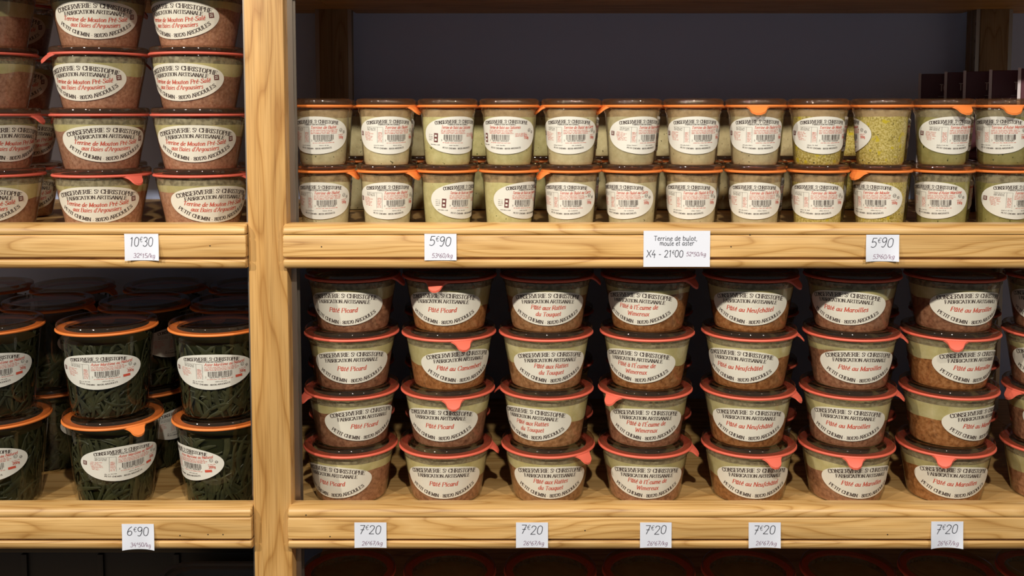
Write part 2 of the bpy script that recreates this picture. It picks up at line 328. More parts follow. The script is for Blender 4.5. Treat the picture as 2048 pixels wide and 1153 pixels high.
def text(out, s, size, cx, base, mat, thick=1.9, thin=.7, serif=1.3, slant=0.0, k=0.0, width=None, align='c', squeeze=1.0, wob=0.0):
    # baseline y = base + k*(x-cx)^2 ; size = cap height in mm
    sc = size/10.0; items = []; x = 0.0; i = 0
    while i < len(s):
        ch = s[i]; sup = False
        if ch == '^': i += 1; ch = s[i]; sup = True
        adv, Q = glyph_quads(ch, thick, thin, serif)
        f = .55 if sup else 1.0
        items.append((x, Q, f, sup)); x += adv*f + .35; i += 1
    sx = sc*squeeze if width is None else width/x
    tot = x*sx
    x0 = cx - tot/2 if align == 'c' else cx
    for gx, Q, f, sup in items:
        c = x0 + gx*sx; dyw = rnd.uniform(-wob, wob)
        mid = c + 3*sx; xr = mid - cx if align == 'c' else mid - cx
        yb = base + k*xr*xr + dyw; ang = math.atan(2*k*xr); ca, sa = math.cos(ang), math.sin(ang)
        for q in Q:
            pts = []
            for (u, v) in q:
                vv = v*f + (4.5 if sup else 0)
                px, py = (u*f)*sx - 3*sx + slant*vv*sc, vv*sc
                pts.append((mid + px*ca - py*sa, yb + px*sa + py*ca))
            out.append((pts, mat))
def rect(out, x0, x1, y0, y1, mat, step=3.0):
    n = max(1, int(math.ceil((x1-x0)/step)))
    for i in range(n):
        a, b = x0 + (x1-x0)*i/n, x0 + (x1-x0)*(i+1)/n
        out.append(([(a,y0),(b,y0),(b,y1),(a,y1)], mat))
def scribble(out, x0, x1, y, h, mat, r):
    # print too small to read: short word-like ticks
    x = x0
    while x < x1 - .4:
        wlen = min(r.uniform(1.6, 5.0), x1 - x)
        e = x + wlen
        while x < e - .25:
            t = r.uniform(.30, .5); hh = h*r.choice((.62, .62, .62, 1.0))
            out.append(([(x, y), (x+.26, y), (x+.26, y+hh), (x, y+hh)], mat))
            if r.random() < .75: out.append(([(x, y+h*.25), (x+t+.2, y+h*.25), (x+t+.2, y+h*.45), (x, y+h*.45)], mat))
            x += t + .22
        x = e + .7
def barcode(out, x0, x1, y0, y1, mat, r):
    x = x0
    while x < x1:
        wd = r.choice((.33, .33, .5, .75)); out.append(([(x, y0), (x+wd, y0), (x+wd, y1), (x, y1)], mat)); x += wd + r.choice((.33, .45, .75, .9))
INK, RED, BRN = 0, 1, 2
def emblem(out, x, y, s):
    rect(out, x, x+s, y, y+s, BRN)
    return [([(x+s*.2, y+s*.68), (x+s*.8, y+s*.68), (x+s*.8, y+s*.8), (x+s*.2, y+s*.8)], 3), ([(x+s*.25, y+s*.2), (x+s*.36, y+s*.2), (x+s*.36, y+s*.55), (x+s*.25, y+s*.55)], 3),
            ([(x+s*.64, y+s*.2), (x+s*.75, y+s*.2), (x+s*.75, y+s*.55), (x+s*.64, y+s*.55)], 3), ([(x+s*.42, y+s*.3), (x+s*.58, y+s*.3), (x+s*.58, y+s*.5), (x+s*.42, y+s*.5)], 3)]
def big_layout(lines, stamp=False):
    o = []
    text(o, 'CONSERVERIE S^t CHRISTOPHE', 4.5, 0, 12.9, INK, 2.0, .6, 1.6, 0, -.0051, 84 if stamp else 77)
    text(o, 'FABRICATION ARTISANALE', 3.8, 0, 6.7, INK, 2.0, .6, 1.6, 0, -.0042, 65 if stamp else 60)
    if len(lines) == 1: text(o, lines[0], 5.0, 0, -4.2, RED, 1.65, .65, .9, .22, 0, None, 'c', 1.10)
    else:
        sz = 4.5 if stamp else 4.8
        text(o, lines[0], sz, 0, -1.2 if not stamp else -2.2, RED, 1.6, .65, .9, .22, 0, 69 if stamp else None, 'c', 1.02)
        text(o, lines[1], sz, 0, -8.6 if not stamp else -8.2, RED, 1.6, .65, .9, .22, 0, 52 if stamp else None, 'c', 1.02)
    text(o, 'PETIT CHEMIN - 80120 ARGOULES', 3.8, 0, -17.7 if not stamp else -18.4, INK, 2.0, .65, 1.5, 0, .0068, 80 if stamp else 74)
    ex = []
    if stamp: ex = emblem(o, 38.6, -1.0, 5.4)
    return o + ex
def fine_layout(title, a, seed, flip=False, weight='110g', red_box=False):
    r = random.Random(seed); o = []
    s = a/40.0
    text(o, 'CONSERVERIE S^t CHRISTOPHE', 3.5, 0, 13.2, INK, 2.1, .7, 1.6, 0, -.0036, 52*s)
    text(o, 'FABRICATION ARTISANALE', 1.5, 0, 11.0, INK, 1.9, 1.1, 0, 0, -.002, 24*s)
    tx = (-5 if not flip else -19)*s
    # nutrition table
    def table(x0):
        for yy in (8.6,): rect(o, x0, x0+19*s, yy, yy+.16, INK)
        for yy in (7.2, 6.0, 4.9): scribble(o, x0+.5, x0+11*s, yy, .75, INK, r)
        for i, yy in enumerate((2.4, 1.0, -.4, -1.8, -3.2, -4.6, -6.0, -7.4)):
            if abs(yy) < 7.0: scribble(o, x0 - 4*s + abs(yy)*.4, x0 + r.uniform(4, 11)*s - 2, yy, .85, RED, r)
            scribble(o, x0+14*s, x0+18.4*s, yy, .95, RED, r)
        o.append(([(x0+13*s, -8.4), (x0+13.2*s, -8.4), (x0+13.2*s, 8.6), (x0+13*s, 8.6)], INK))
        o.append(([(x0+19*s, -8.4), (x0+19.2*s, -8.4), (x0+19.2*s, 8.6), (x0+19*s, 8.6)], INK))
    ex = []
    if not flip: table(-26*s)
    else:
        rect(o, -27*s, -22.4*s, -8.2, 1.6, BRN)
        for yy in (-6.6, -2.4): ex.append(([(-26*s, yy), (-23.6*s, yy), (-23.6*s, yy+2.2), (-26*s, yy+2.2)], 3))
        for yy in (-6.4, -4.6, -2.8, -.6): scribble(o, -34*s, -29*s, yy, .8, INK, r)
    text(o, title, 3.1, tx, 7.0, RED, 1.6, .8, 0, .22, 0, min(36*s, len(title)*1.75*s), 'l')
    for yy in (4.9, 3.2, 1.6): scribble(o, tx, tx + r.uniform(26, 31)*s, yy, 1.15, RED, r)
    barcode(o, tx+3*s, tx+24*s, -5.0, .6, INK, r)
    text(o, '3', 1.7, tx+.8*s, -6.4, INK, 1.4, 1.0, 0, 0, 0, None)
    text(o, '565700 000487', 1.6, tx+13.5*s, -6.8, INK, 1.3, 1.0, 0, 0, 0, 19*s)
    scribble(o, tx+2*s, tx+25*s, -8.6, 1.0, RED, r)
    scribble(o, tx-12*s, tx-1*s, -11.4, 1.1, INK, r); scribble(o, tx+9*s, tx+19*s, -11.4, 1.1, INK, r)
    text(o, 'PETIT CHEMIN - 80120 ARGOULES', 1.6, 0, -15.2, INK, 1.9, 1.1, 0, 0, .0032, 34*s)
    wx = 28.5*s if not flip else 24*s
    scribble(o, wx-3*s, wx+4*s, -.6, .9, RED, r)
    text(o, weight, 2.9, wx+.5*s, -4.6, RED, 1.9, 1.0, .6, 0, 0, None)
    if flip:
        for yy in (1.2, -.2, -1.6): scribble(o, 11*s, 26*s, yy, 1.0, RED, r)
    # recycling roundel
    for kx, ky, kr in ((29*s, 4.6, 2.0), (33.5*s, 2.2, 1.5)):
        for i in range(12):
            a0, a1 = 2*PI*i/12, 2*PI*(i+1)/12
            o.append(([(kx+kr*math.cos(a0), ky+kr*math.sin(a0)), (kx+kr*math.cos(a1), ky+kr*math.sin(a1)), (kx+(kr-.35)*math.cos(a1), ky+(kr-.35)*math.sin(a1)), (kx+(kr-.35)*math.cos(a0), ky+(kr-.35)*math.sin(a0))], INK))
        scribble(o, kx-kr*.7, kx+kr*.7, ky-.4, .9, INK, r)
    if red_box: rect(o, 22*s, 28.5*s, -9.0, -6.2, RED)
    if not flip: ex = ex + emblem(o, -37.0*s, -1.5, 4.6)
    return o + ex

# ------------------------------------------------------------------ jar kinds (metres)
class Kind: pass
def kind(**k):
    q = Kind(); q.__dict__.update(k)
    q.z0, q.z1 = .005, q.H - .0085
    q.tan = (q.Rt - q.Rb)/(q.z1 - q.z0); q.alpha = math.atan(q.tan)
    q.pitch = q.H + .0072
    return q
PATE = kind(name='pate', Rl=.0526, Rb=.0405, Rt=.0480, Rf=.0500, H=.0575, lab=(46.5, 19.5), labz=.0280, h2=.0488, ring='coral', paper='label')
MUT  = kind(name='mutton', Rl=.0520, Rb=.0400, Rt=.0490, Rf=.0500, H=.0588, lab=(50.0, 20.5), labz=.0293, h2=.0496, ring='red', paper='label')
SMALL = kind(name='small', Rl=.0327, Rb=.0252, Rt=.0288, Rf=.0305, H=.0636, lab=(40.0, 20.4), labz=.0335, h2=.0530, ring='orange', paper='whitelabel')
TALL = kind(name='tall', Rl=.0535, Rb=.0405, Rt=.0495, Rf=.0505, H=.0960, lab=(48.0, 20.0), labz=.0560, h2=.0860, ring='orange', paper='whitelabel')
def cone_map(q, u, v, off):
    # flat label point (metres) wrapped on the jar's cone, centre facing -Y
    rc = q.Rb + (q.labz - q.z0)*q.tan
    sa = math.sin(q.alpha); s0 = rc/sa
    rho = math.hypot(u, s0 + v); psi = math.atan2(u, s0 + v); th = psi/sa
    r = rho*sa; z = q.labz + (rho - s0)*math.cos(q.alpha)
    r += off*math.cos(q.alpha); z -= off*sa
    return (r*math.sin(th), -r*math.cos(th), z)
def label_mesh(q):
    a, b = q.lab[0]/1000, q.lab[1]/1000; n, R = 64, 5
    V = [cone_map(q, 0, 0, .0005)]; Fc = []
    for j in range(1, R+1):
        for i in range(n):
            t = 2*PI*i/n; k = j/R
            V.append(cone_map(q, a*k*math.cos(t), b*k*math.sin(t), .0005))
    for i in range(n): Fc.append([0, 1+i, 1+(i+1)%n])
    for j in range(R-1):
        for i in range(n):
            p = 1+j*n; Fc.append([p+i, p+n+i, p+n+(i+1)%n, p+(i+1)%n])
    return mesh('label', V, Fc, [M[q.paper]], None, 60)
def print_mesh(q, layout):
    V, Fc, fm = [], [], []
    for pts, m in layout:
        if any((x/q.lab[0])**2 + (y/q.lab[1])**2 > .985 for x, y in pts): continue
        b = len(V); off = .00060 if m != 3 else .00070
        for x, y in pts: V.append(cone_map(q, x/1000, y/1000, off))
        Fc.append(list(range(b, b+len(pts)))); fm.append(m)
    return mesh('label_print', V, Fc, [M['ink'], M['redink'], M['brownink'], M[q.paper]], fm)
def ring_mesh(q):
    zt = q.H + .0026; R = q.Rl + .0010; V = []; Fc = []; n = 72
    prof = [(R-.010, q.H), (R-.0008, q.H), (R, q.H+.0008), (R, zt-.0008), (R-.0008, zt), (R-.010, zt)]
    for k in range(n):
        a = 2*PI*k/n
        for r, z in prof: V.append((r*math.sin(a), -r*math.cos(a), z))
    m = len(prof)
    for k in range(n):
        for i in range(m):
            j = (i+1) % m; k2 = (k+1) % n
            Fc.append([k*m+i, k2*m+i, k2*m+j, k*m+j])
    # pull tab: a tongue that leaves the ring and droops
    big = q.Rl > .04
    L_out, L_dn = (.0105, .0095) if big else (.0095, .0085)
    w0, w1 = (.0165, .0075) if big else (.0150, .0085)
    nt, ns = 9, 8; top = []; bot = []
    for i in range(nt+1):
        t = i/nt
        e = max(0.0, (t-.62)/.38); rnd_k = math.sqrt(max(0.0, 1 - e*e*.93))
        hw = (w1 + (w0-w1)*(1 - min(1, t*1.35))**2)*rnd_k
        out_, dn = L_out*t, L_dn*t**1.5
        for s in range(ns+1):
            u = (2*s/ns - 1)*hw
            rr = R - .003 + out_ + .003*min(1, t*4)*0
            if t < .25:
                y = -math.sqrt(max(1e-9, (R-.003)**2 - u*u)) - out_
            else:
                k = (t-.25)/.75; y = -(math.sqrt(max(1e-9, (R-.003)**2 - u*u))*(1-k) + (R-.003)*k) - out_
            top.append((u, y, zt - .0002 - dn)); bot.append((u, y + .0004*t, q.H + .0002 - dn - .0000))
    b0 = len(V); V += top; b1 = len(V); V += bot; c = ns+1
    for i in range(nt):
        for s in range(ns):
            p = i*c+s
            Fc.append([b0+p, b0+p+c, b0+p+c+1, b0+p+1]); Fc.append([b1+p, b1+p+1, b1+p+c+1, b1+p+c])
    for i in range(nt):
        for s, fl in ((0, 0), (ns, 1)):
            p = i*c+s; f = [b0+p, b1+p, b1+p+c, b0+p+c]; Fc.append(f if not fl else f[::-1])
    for s in range(ns):
        p = nt*c+s; Fc.append([b0+p, b1+p, b1+p+1, b0+p+1])
    me = mesh('rubber_ring', V, Fc, [M[q.ring]], None, 45)
    bm = bmesh.new(); bm.from_mesh(me); bmesh.ops.recalc_face_normals(bm, faces=bm.faces[:]); bm.to_mesh(me); bm.free()
    return me
def body_mesh(q):
    H = q.H
    p = [(0, .0022), (q.Rb-.012, .0016), (q.Rb-.0045, .0), (q.Rb-.002, .0004), (q.Rb-.0005, .002), (q.Rb, q.z0)]
    for i in range(1, 5):
        t = i/4; p.append((q.Rb + (q.Rt-q.Rb)*t, q.z0 + (q.z1-q.z0)*t))
    p += [(q.Rt+.0004, H-.0070), (q.Rf-.0006, H-.0055), (q.Rf, H-.0045), (q.Rf, H-.0010), (q.Rf-.0008, H), (q.Rf-.007, H), (q.Rf-.0075, H-.0015)]
    return lathe('glass_body', p, [M['glass']], 64, 50)
def lid_mesh(q):
    z = q.H + .0026; R = q.Rl; k = q.Rb + .0012
    p = [(0, z-.003), (k-.002, z-.003), (k, z), (R-.0015, z), (R, z+.0014), (R, z+.0046), (R-.0012, z+.0064), (R-.0030, z+.0070), (k+.0030, z+.0070), (k+.0014, z+.0064), (k+.0004, z+.0046), (0, z+.0046)]
    me = lathe('lid', p, [M['lidglass'], M['lidedge']], 64, 40)
    for f in me.polygons:
        c = f.center
        if math.hypot(c.x, c.y) > R*.94 and z < c.z < z + .0062: f.material_index = 1
    return me
def in_r(q, z, gap=.0007):
    if z <= q.z0: return q.Rb - gap - .002*(1 - z/q.z0)
    return q.Rb + (min(z, q.z1) - q.z0)*q.tan - gap
def waver(seed, amp):
    r = random.Random(seed); hs = [(k, r.uniform(0, 2*PI), amp*r.uniform(.4, 1)/(k**.6)) for k in (1, 2, 3, 5, 8)]
    return lambda a: sum(m*math.sin(k*a + p) for k, p, m in hs)
def fill_mesh(q, mat, h1, wv, name='filling'):
    zs = [.0012, .003, q.z0] + [q.z0 + (h1-q.z0)*t for t in (.33, .66, .88)]
    prof = [(0, .0012)] + [(in_r(q, z), z) for z in zs] + [(in_r(q, h1), h1), (0, h1)]
    n = len(prof)
    return lathe(name, prof, [mat], 48, 50, wave=(lambda i, a: wv(a) if i == n-2 else 0.0))
def fat_mesh(q, mat, h1, h2, wv, wv2, name='fat_layer'):
    prof = [(in_r(q, h1), h1), (in_r(q, (h1+h2)/2, .0006), (h1+h2)/2), (in_r(q, h2), h2), (in_r(q, h2) - .004, h2-.0005), (0, h2-.001)]
    return lathe(name, prof, [mat], 48, 50, wave=(lambda i, a: wv(a) if i == 0 else (wv2(a) if i in (2, 3) else 0.0)))
def film_mesh(q, mat, h2, wv2, name='fat_film'):
    prof = [(in_r(q, h2), h2), (in_r(q, q.z1-.0003), q.z1-.0003), (q.Rf-.002, q.H-.0050), (q.Rf-.0022, q.H-.002)]
    return lathe(name, prof, [mat], 48, 50, wave=(lambda i, a: wv2(a) if i == 0 else 0.0))
def leaves_mesh(q, seed):
    r = random.Random(seed); V, Fc = [], []
    for _ in range(260):
        th = r.uniform(0, 2*PI); z = r.uniform(.004, q.h2-.004); ang = r.gauss(PI/2, .75); L = r.uniform(.025, .065); wd = r.uniform(.0014, .0034); cv = r.uniform(-.7, .7); dp = r.uniform(.0012, .0045)
        n = 7; pts = []
        for i in range(n+1):
            t = i/n - .5; aa = ang + cv*t*2
            if i == 0: u, v = -math.cos(ang)*L/2, -math.sin(ang)*L/2
            else: u += math.cos(aa)*L/n; v += math.sin(aa)*L/n
            ww = wd*math.sin(PI*(i+.35)/(n+.7))**.6
            pts.append((u - math.sin(aa)*ww, v + math.cos(aa)*ww, u + math.sin(aa)*ww, v - math.cos(aa)*ww))
        b = len(V)
        for (u1, v1, u2, v2) in pts:
            for uu, vv, dd in ((u1, v1, 0), ((u1+u2)/2, (v1+v2)/2, -.0007), (u2, v2, 0)):
                zz = min(max(z + vv, .002), q.h2 - .001); R = in_r(q, zz) - dp - dd
                a = th + uu/.046; V.append((R*math.cos(a), R*math.sin(a), zz))
        for i in range(n):
            for c in (0, 1):
                p = b + i*3 + c; Fc.append([p, p+1, p+4, p+3])
    return mesh('pickled_leaves', V, Fc, [M['leaf']], None, 60)
for q in (PATE, MUT, SMALL, TALL):
    q.m_body, q.m_lid, q.m_ring, q.m_label = body_mesh(q), lid_mesh(q), ring_mesh(q), label_mesh(q)
    q.fills = {}; q.prints = {}
def fills(q, key, mat, h1s, amp=.0022):
    out = []
    for i, h1 in enumerate(h1s):
        wv, wv2 = waver(hash((q.name, i)) % 999 if False else i*17 + len(key), amp), waver(i*31 + 5, .0007)
        out.append((fill_mesh(q, mat, h1, wv), fat_mesh(q, M['fat'], h1, q.h2, wv, wv2), film_mesh(q, M['smear'], q.h2, wv2)))
    q.fills[key] = out
HP = (.030, .034, .038, .041, .036, .028)
fills(PATE, 'pink', P_PINK, HP); fills(PATE, 'amber', P_ORANGE, HP); fills(PATE, 'tan', P_TAN, HP)
fills(MUT, 'rose', P_MUTTON, (.038, .041, .035, .044, .039, .042))
for key, mat in (('cream', S_CREAM), ('lime', S_LIME), ('beige', S_BEIGE), ('moule', S_MOULE), ('aster', S_ASTER)):
    z = SMALL.h2; wv = waver(len(key), .0006)
    SMALL.fills[key] = [(fill_mesh(SMALL, mat, z, wv), None, film_mesh(SMALL, M['brownfilm'] if key != 'aster' else M['smear'], z, wv))]
core = lathe('brine', [(0, .0014), (in_r(TALL, .002)-.005, .002)] + [(in_r(TALL, z)-.0052, z) for z in (.006, .03, .06, .083)] + [(0, .083)], [M['brine']], 40, 50)
for i in range(3): TALL.fills.setdefault('leaf', []).append((core, leaves_mesh(TALL, i+3), None))
PICARD, CAMEM, RATTES, ECUME, NEUF, MARO = (['Pâté Picard'], ['Pâté au Camembert'], ['Pâté aux Rattes', 'du Touquet'], ["Pâté à l'Écume de", 'Wimereux'], ['Pâté au Neufchâtel'], ['Pâté au Maroilles'])
for nm, ln in (('picard', PICARD), ('camem', CAMEM), ('rattes', RATTES), ('ecume', ECUME), ('neuf', NEUF), ('maro', MARO)): PATE.prints[nm] = print_mesh(PATE, big_layout(ln))
MUT.prints['mouton'] = print_mesh(MUT, big_layout(['Terrine de Mouton Pré-Salé', "aux Baies d'Argousiers"], True))
for i, (nm, tt, fl) in enumerate((('bulot', 'Terrine de Bulot', False), ('salic', 'Terrine de Bulot aux Salicornes', True), ('curry', 'Terrine de Bulot au Curry', False), ('esp', "Terrine de Bulot à l'Esp", False), ('moule', 'Terrine de Moule', False), ('aster', "Terrine d'Aster Maritime", False))):
    SMALL.prints[nm] = print_mesh(SMALL, fine_layout(tt, 40, i+1, fl))
TALL.prints['aster'] = print_mesh(TALL, fine_layout('Aster Maritime au Naturel', 48, 11, False, '200g', True))

def jar(q, x, y, z, fkey, pkey, theta, tab, label, group, name):
    """theta, tab: degrees the label and the pull tab turn from the way to the camera (positive = to the viewer's right)."""
    view = math.atan2(CAM.x - x, y - CAM.y)
    t = thing(name, label, 'jar', (x, y, z), group)
    obj('glass_body', q.m_body, t)
    obj('lid', q.m_lid, t)
    obj('rubber_ring', q.m_ring, t, rz=math.radians(tab) + view)
    f, fat, film = rnd.choice(q.fills[fkey]); rz = rnd.uniform(0, 6.28)
    if q is TALL:
        obj('brine', f, t); lv = obj('pickled_leaves', fat, t, rz=rz); lv['kind'] = 'stuff'
    else:
        obj('filling', f, t, rz=rz)
        if fat: obj('fat_layer', fat, t, rz=rz)
        obj('fat_film', film, t, rz=rz)
    lb = obj('label', q.m_label, t, rz=math.radians(theta) + view)
    if pkey: obj('label_print', q.prints[pkey], lb)
    return t

# ------------------------------------------------------------------ room and shelving
def structure(o): o['kind'] = 'structure'; return o
wall = structure(obj('wall_back', box('wall_back', -2.6, 2.6, .452, .55, 0, 2.6, M['wall'])))
floor = structure(obj('floor', box('floor', -2.6, 2.6, -2.6, .55, -.05, 0, M['floor'])))
YF = -.020                                     # front of the shelf fronts
YPOST = -.012
ZB, ZC = px_z(449, YF), px_z(1016, YF)          # top edges of the shelf fronts
TRIM = .0465
ZA, ZD = ZB + .300, ZC - .152
ZD1 = ZC - .320
POSTX = (-1.177, -.2555, .690, 1.612)
unit = thing('shelving_frame', 'oak shelving frame with square uprights and slotted steel strips', 'shelving', (0, 0, 0))
strip_z0, strip_z1 = .30, 2.05
for px in POSTX:
    obj('upright', box('upright', -.0205, .0205, 0, .046, 0, 2.2, M['oak_z'], .0022), unit, (px, YPOST, 0))
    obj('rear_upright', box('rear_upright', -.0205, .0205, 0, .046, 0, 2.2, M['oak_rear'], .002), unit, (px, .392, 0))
    for sd in (-1, 1):
        for yy in (YPOST + .026, .402):
            V, Fc = [], []; x0, x1 = (.0205, .0225) if sd > 0 else (-.0225, -.0205)
            box_into(V, Fc, x0, x1, -.008, .008, strip_z0, strip_z1)
            xo = (x1, x1 + .0035) if sd > 0 else (x0 - .0035, x0)
            box_into(V, Fc, xo[0], xo[1], .0062, .008, strip_z0, strip_z1)
            box_into(V, Fc, xo[0], xo[1], -.008, -.0062, strip_z0, strip_z1)
            st = obj('steel_strip', mesh('steel_strip', V, Fc, [M['metal']]), unit, (px, yy, 0))
            V, Fc = [], []; z = .92
            while z < 1.75:
                X = (.0226 if sd > 0 else -.0226); b = len(V); n = 8
                for i in range(n): V.append((X, .0026*math.cos(2*PI*i/n), z + .0036*math.sin(2*PI*i/n)))
                Fc.append(list(range(b, b+n)) if sd > 0 else list(range(b, b+n))[::-1]); z += .0245
            so = obj('strip_holes', mesh('strip_holes', V, Fc, [M['hole']]), st); so['kind'] = 'stuff'
obj('top_rail', box('top_rail', POSTX[0], POSTX[3], 0, .03, 0, .06, M['oak_x'], .002), unit, (0, YPOST + .01, 2.14))
def shelf(label, x0, x1, ztop, drop, wx0, wx1, name='shelf'):
    # local origin: middle of the front's top edge
    cx = (x0+x1)/2; hx = (x1-x0)/2
    t = thing(name, label, 'shelf', (cx, 0, ztop), None)
    # board notched around the front and rear uprights
    a0, a1, b0, b1 = -hx+.006, hx-.006, wx0-cx+.0004, wx1-cx-.0004
    P = [(a0, .0005), (a1, .0005), (a1, .037), (b1, .037), (b1, .391), (a1, .391), (a1, .450), (a0, .450), (a0, .391), (b0, .391), (b0, .037), (a0, .037)]
    n_ = len(P); V = [(x, y_, drop-.018) for x, y_ in P] + [(x, y_, drop) for x, y_ in P]
    Fc = [[i, (i+1) % n_, n_+(i+1) % n_, n_+i] for i in range(n_)] + [list(range(n_))[::-1], [n_+i for i in range(n_)]]
    obj('shelf_board', mesh('shelf_board', V, Fc, [M['oak_board']]), t)
    y = YF
    nose = [(0, 0), (y+.010, 0), (y+.0050, -.0009), (y+.0018, -.0032), (y+.0004, -.0062), (y, -.0080), (y, -.0094), (y+.0008, -.0106), (0, -.0106)]
    obj('nosing', extrude_x('nosing', nose, -hx, hx, M['oak_x'], 35, .0012), t)
    fas = [(0, -.0112), (y+.0018, -.0112), (y+.0006, -.0120), (y, -.0132), (y, -.0338), (y+.0010, -.0348), (0, -.0348)]
    obj('fascia', extrude_x('fascia', fas, -hx, hx, M['oak_x'], 35, .0010), t)
    obj('cove', box('cove', -hx+.0005, hx-.0005, y+.0042, 0, -.0376, -.0104, M['oak_cove'], 0), t)
    low = [(0, -.0372), (y+.0014, -.0372), (y+.0004, -.0380), (y, -.0392), (y+.0002, -.0424), (y+.0016, -.0448), (y+.0040, -.0465), (0, -.0465)]
    obj('lower_moulding', extrude_x('lower_moulding', low, -hx, hx, M['oak_x'], 35, .0010), t)
    return t
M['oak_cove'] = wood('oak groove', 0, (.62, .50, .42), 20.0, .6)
XL0, XL1 = POSTX[0] + .0205, POSTX[1] - .0208
XR0, XR1 = POSTX[1] + .0178, POSTX[2] - .0178
sh = {}
sh['A1'] = shelf('oak shelf overhead above the mutton terrine jars', XL0, XL1, ZA, -.0185, POSTX[0], POSTX[1])
sh['A2'] = shelf('oak shelf overhead above the small orange-ringed jars', XR0, XR1, ZA, -.0185, POSTX[1], POSTX[2])
sh['A3'] = shelf('oak overhead shelf of the neighbouring bay past the maroon cartons', POSTX[2] + .0178, POSTX[3] - .0178, ZA, -.0185, POSTX[2], POSTX[3])  # neighbouring bay shelves, added to block lamp light coming past the end
sh['B3'] = shelf('oak shelf of the neighbouring bay, level with the small jars', POSTX[2] + .0178, POSTX[3] - .0178, ZB, -.0135, POSTX[2], POSTX[3])
sh['C3'] = shelf('oak shelf of the neighbouring bay, level with the pâté stacks', POSTX[2] + .0178, POSTX[3] - .0178, ZC, -.0185, POSTX[2], POSTX[3])
sh['B1'] = shelf('oak shelf carrying the red-ringed mutton terrine jars', XL0, XL1, ZB, -.0135, POSTX[0], POSTX[1])
sh['B2'] = shelf('oak shelf carrying two layers of small orange-ringed jars', XR0, XR1, ZB, -.0135, POSTX[1], POSTX[2])
sh['C1'] = shelf('oak shelf carrying tall jars of dark green leaves', XL0, XL1, ZC, -.0226, POSTX[0], POSTX[1])
sh['C2'] = shelf('oak shelf carrying the coral-ringed pâté jar stacks', XR0, XR1, ZC, -.0185, POSTX[1], POSTX[2])
sh['D1'] = shelf('low oak shelf under the green jars with black tray', XL0, XL1, ZD1, -.0185, POSTX[0], POSTX[1])
sh['D2'] = shelf('low oak shelf under the pâté stacks with shaded jars', XR0, XR1, ZD, -.0185, POSTX[1], POSTX[2])
hole = lathe('nail_hole', [(0, 0), (.0007, 0), (.0007, .0003), (0, .0003)], [M['hole']], 10, 30)
for key, spots in (('B1', ((420, 492),)), ('B2', ((643, 494), (1462, 494), (1500, 470))), ('C1', ((360, 1072), (416, 1070), (446, 1070))), ('C2', ((660, 1074), (612, 1031), (1170, 1062), (1775, 1070)))):
    s = sh[key]
    for (hx_, hy_) in spots:
        z = px_z(hy_, YF); o = obj('nail_hole', hole, s, (px_x(hx_, YF, z) - s.location.x, YF + .0001, z - s.location.z)); o.rotation_euler = (PI/2, 0, 0)

# ------------------------------------------------------------------ jars
ORD = ['first', 'second', 'third', 'fourth', 'fifth', 'sixth', 'seventh', 'eighth', 'ninth', 'tenth', 'eleventh', 'twelfth']
LEV4 = ['top', 'second from top', 'third from top', 'bottom']
BB, BC = -.0134, -.0184                 # shelf boards below the front's top edge
BT = -.0225
# pâté stacks: rows top to bottom; (lid centre column in the picture, label turn, tab turn, print, filling)
R_ = 180
PT = [
 [(706,-15,68,'picard','pink'), (899,-11,-16,'picard','amber'), (1094,2,82,'rattes','tan'), (1296,-14,62,'ecume','amber'), (1501,0,62,'neuf','amber'), (1704,-8,R_,'maro','pink'), (1908,28,R_,'maro','pink'), (2110,-10,R_,'maro','pink')],
 [(704,-1,R_,'picard','pink'), (898,17,16,'camem','amber'), (1092,8,R_,'rattes','tan'), (1294,-16,R_,'ecume','amber'), (1498,-14,96,'neuf','amber'), (1702,15,92,'maro','pink'), (1900,37,7,'maro','amber'), (2106,0,R_,'maro','pink')],
 [(704,18,-68,'picard','pink'), (896,-13,6,'picard','pink'), (1093,-22,-100,'rattes','tan'), (1290,2,-42,'ecume','pink'), (1495,4,76,'neuf','amber'), (1695,2,88,'maro','pink'), (1897,52,R_,'maro','amber'), (2106,20,-48,'maro','pink')],
 [(702,-30,R_,'picard','pink'), (892,-4,82,'picard','pink'), (1096,4,48,'rattes','tan'), (1290,4,82,'ecume','pink'), (1497,12,30,'neuf','amber'), (1692,26,10,'maro','pink'), (1890,17,0,'maro','amber'), (2102,30,R_,'maro','pink')],
]
YJ = .070
for r in range(4):
    for c in range(8):
        px, th, tb, pr, fk = PT[r][c]
        z = ZC + BC + (3-r)*PATE.pitch + .0001*(4-r)
        x = px_x(px, YJ, z + PATE.H)
        jar(PATE, x, YJ, z, fk, pr, th, tb, f'coral-ringed pâté jar, {LEV4[r]} of {ORD[c]} stack from oak post', 'pâté jars in front stacks', 'pate_jar')
        xb = px_x(PT[3][c][0], YJ, ZC)*1.112 + .003
        jar(PATE, xb, YJ + .122, z, 'pink', pr, rnd.uniform(-60, 60), rnd.uniform(140, 220), f'shaded pâté jar behind the {LEV4[r]} jar of {ORD[c]} stack', 'pâté jars in the second row', 'pate_jar')
# shaded jars on the low shelf
for c, px in enumerate((700, 900, 1100, 1296, 1494, 1692, 1890, 2088)):
    z = ZD + BC + .0001
    jar(PATE, px_x(px, YJ, z), YJ, z, 'pink', 'picard', 0, rnd.uniform(150, 210), f'dark jar on the low shelf beneath the {ORD[c]} pâté stack', 'jars on the low shelf', 'pate_jar')
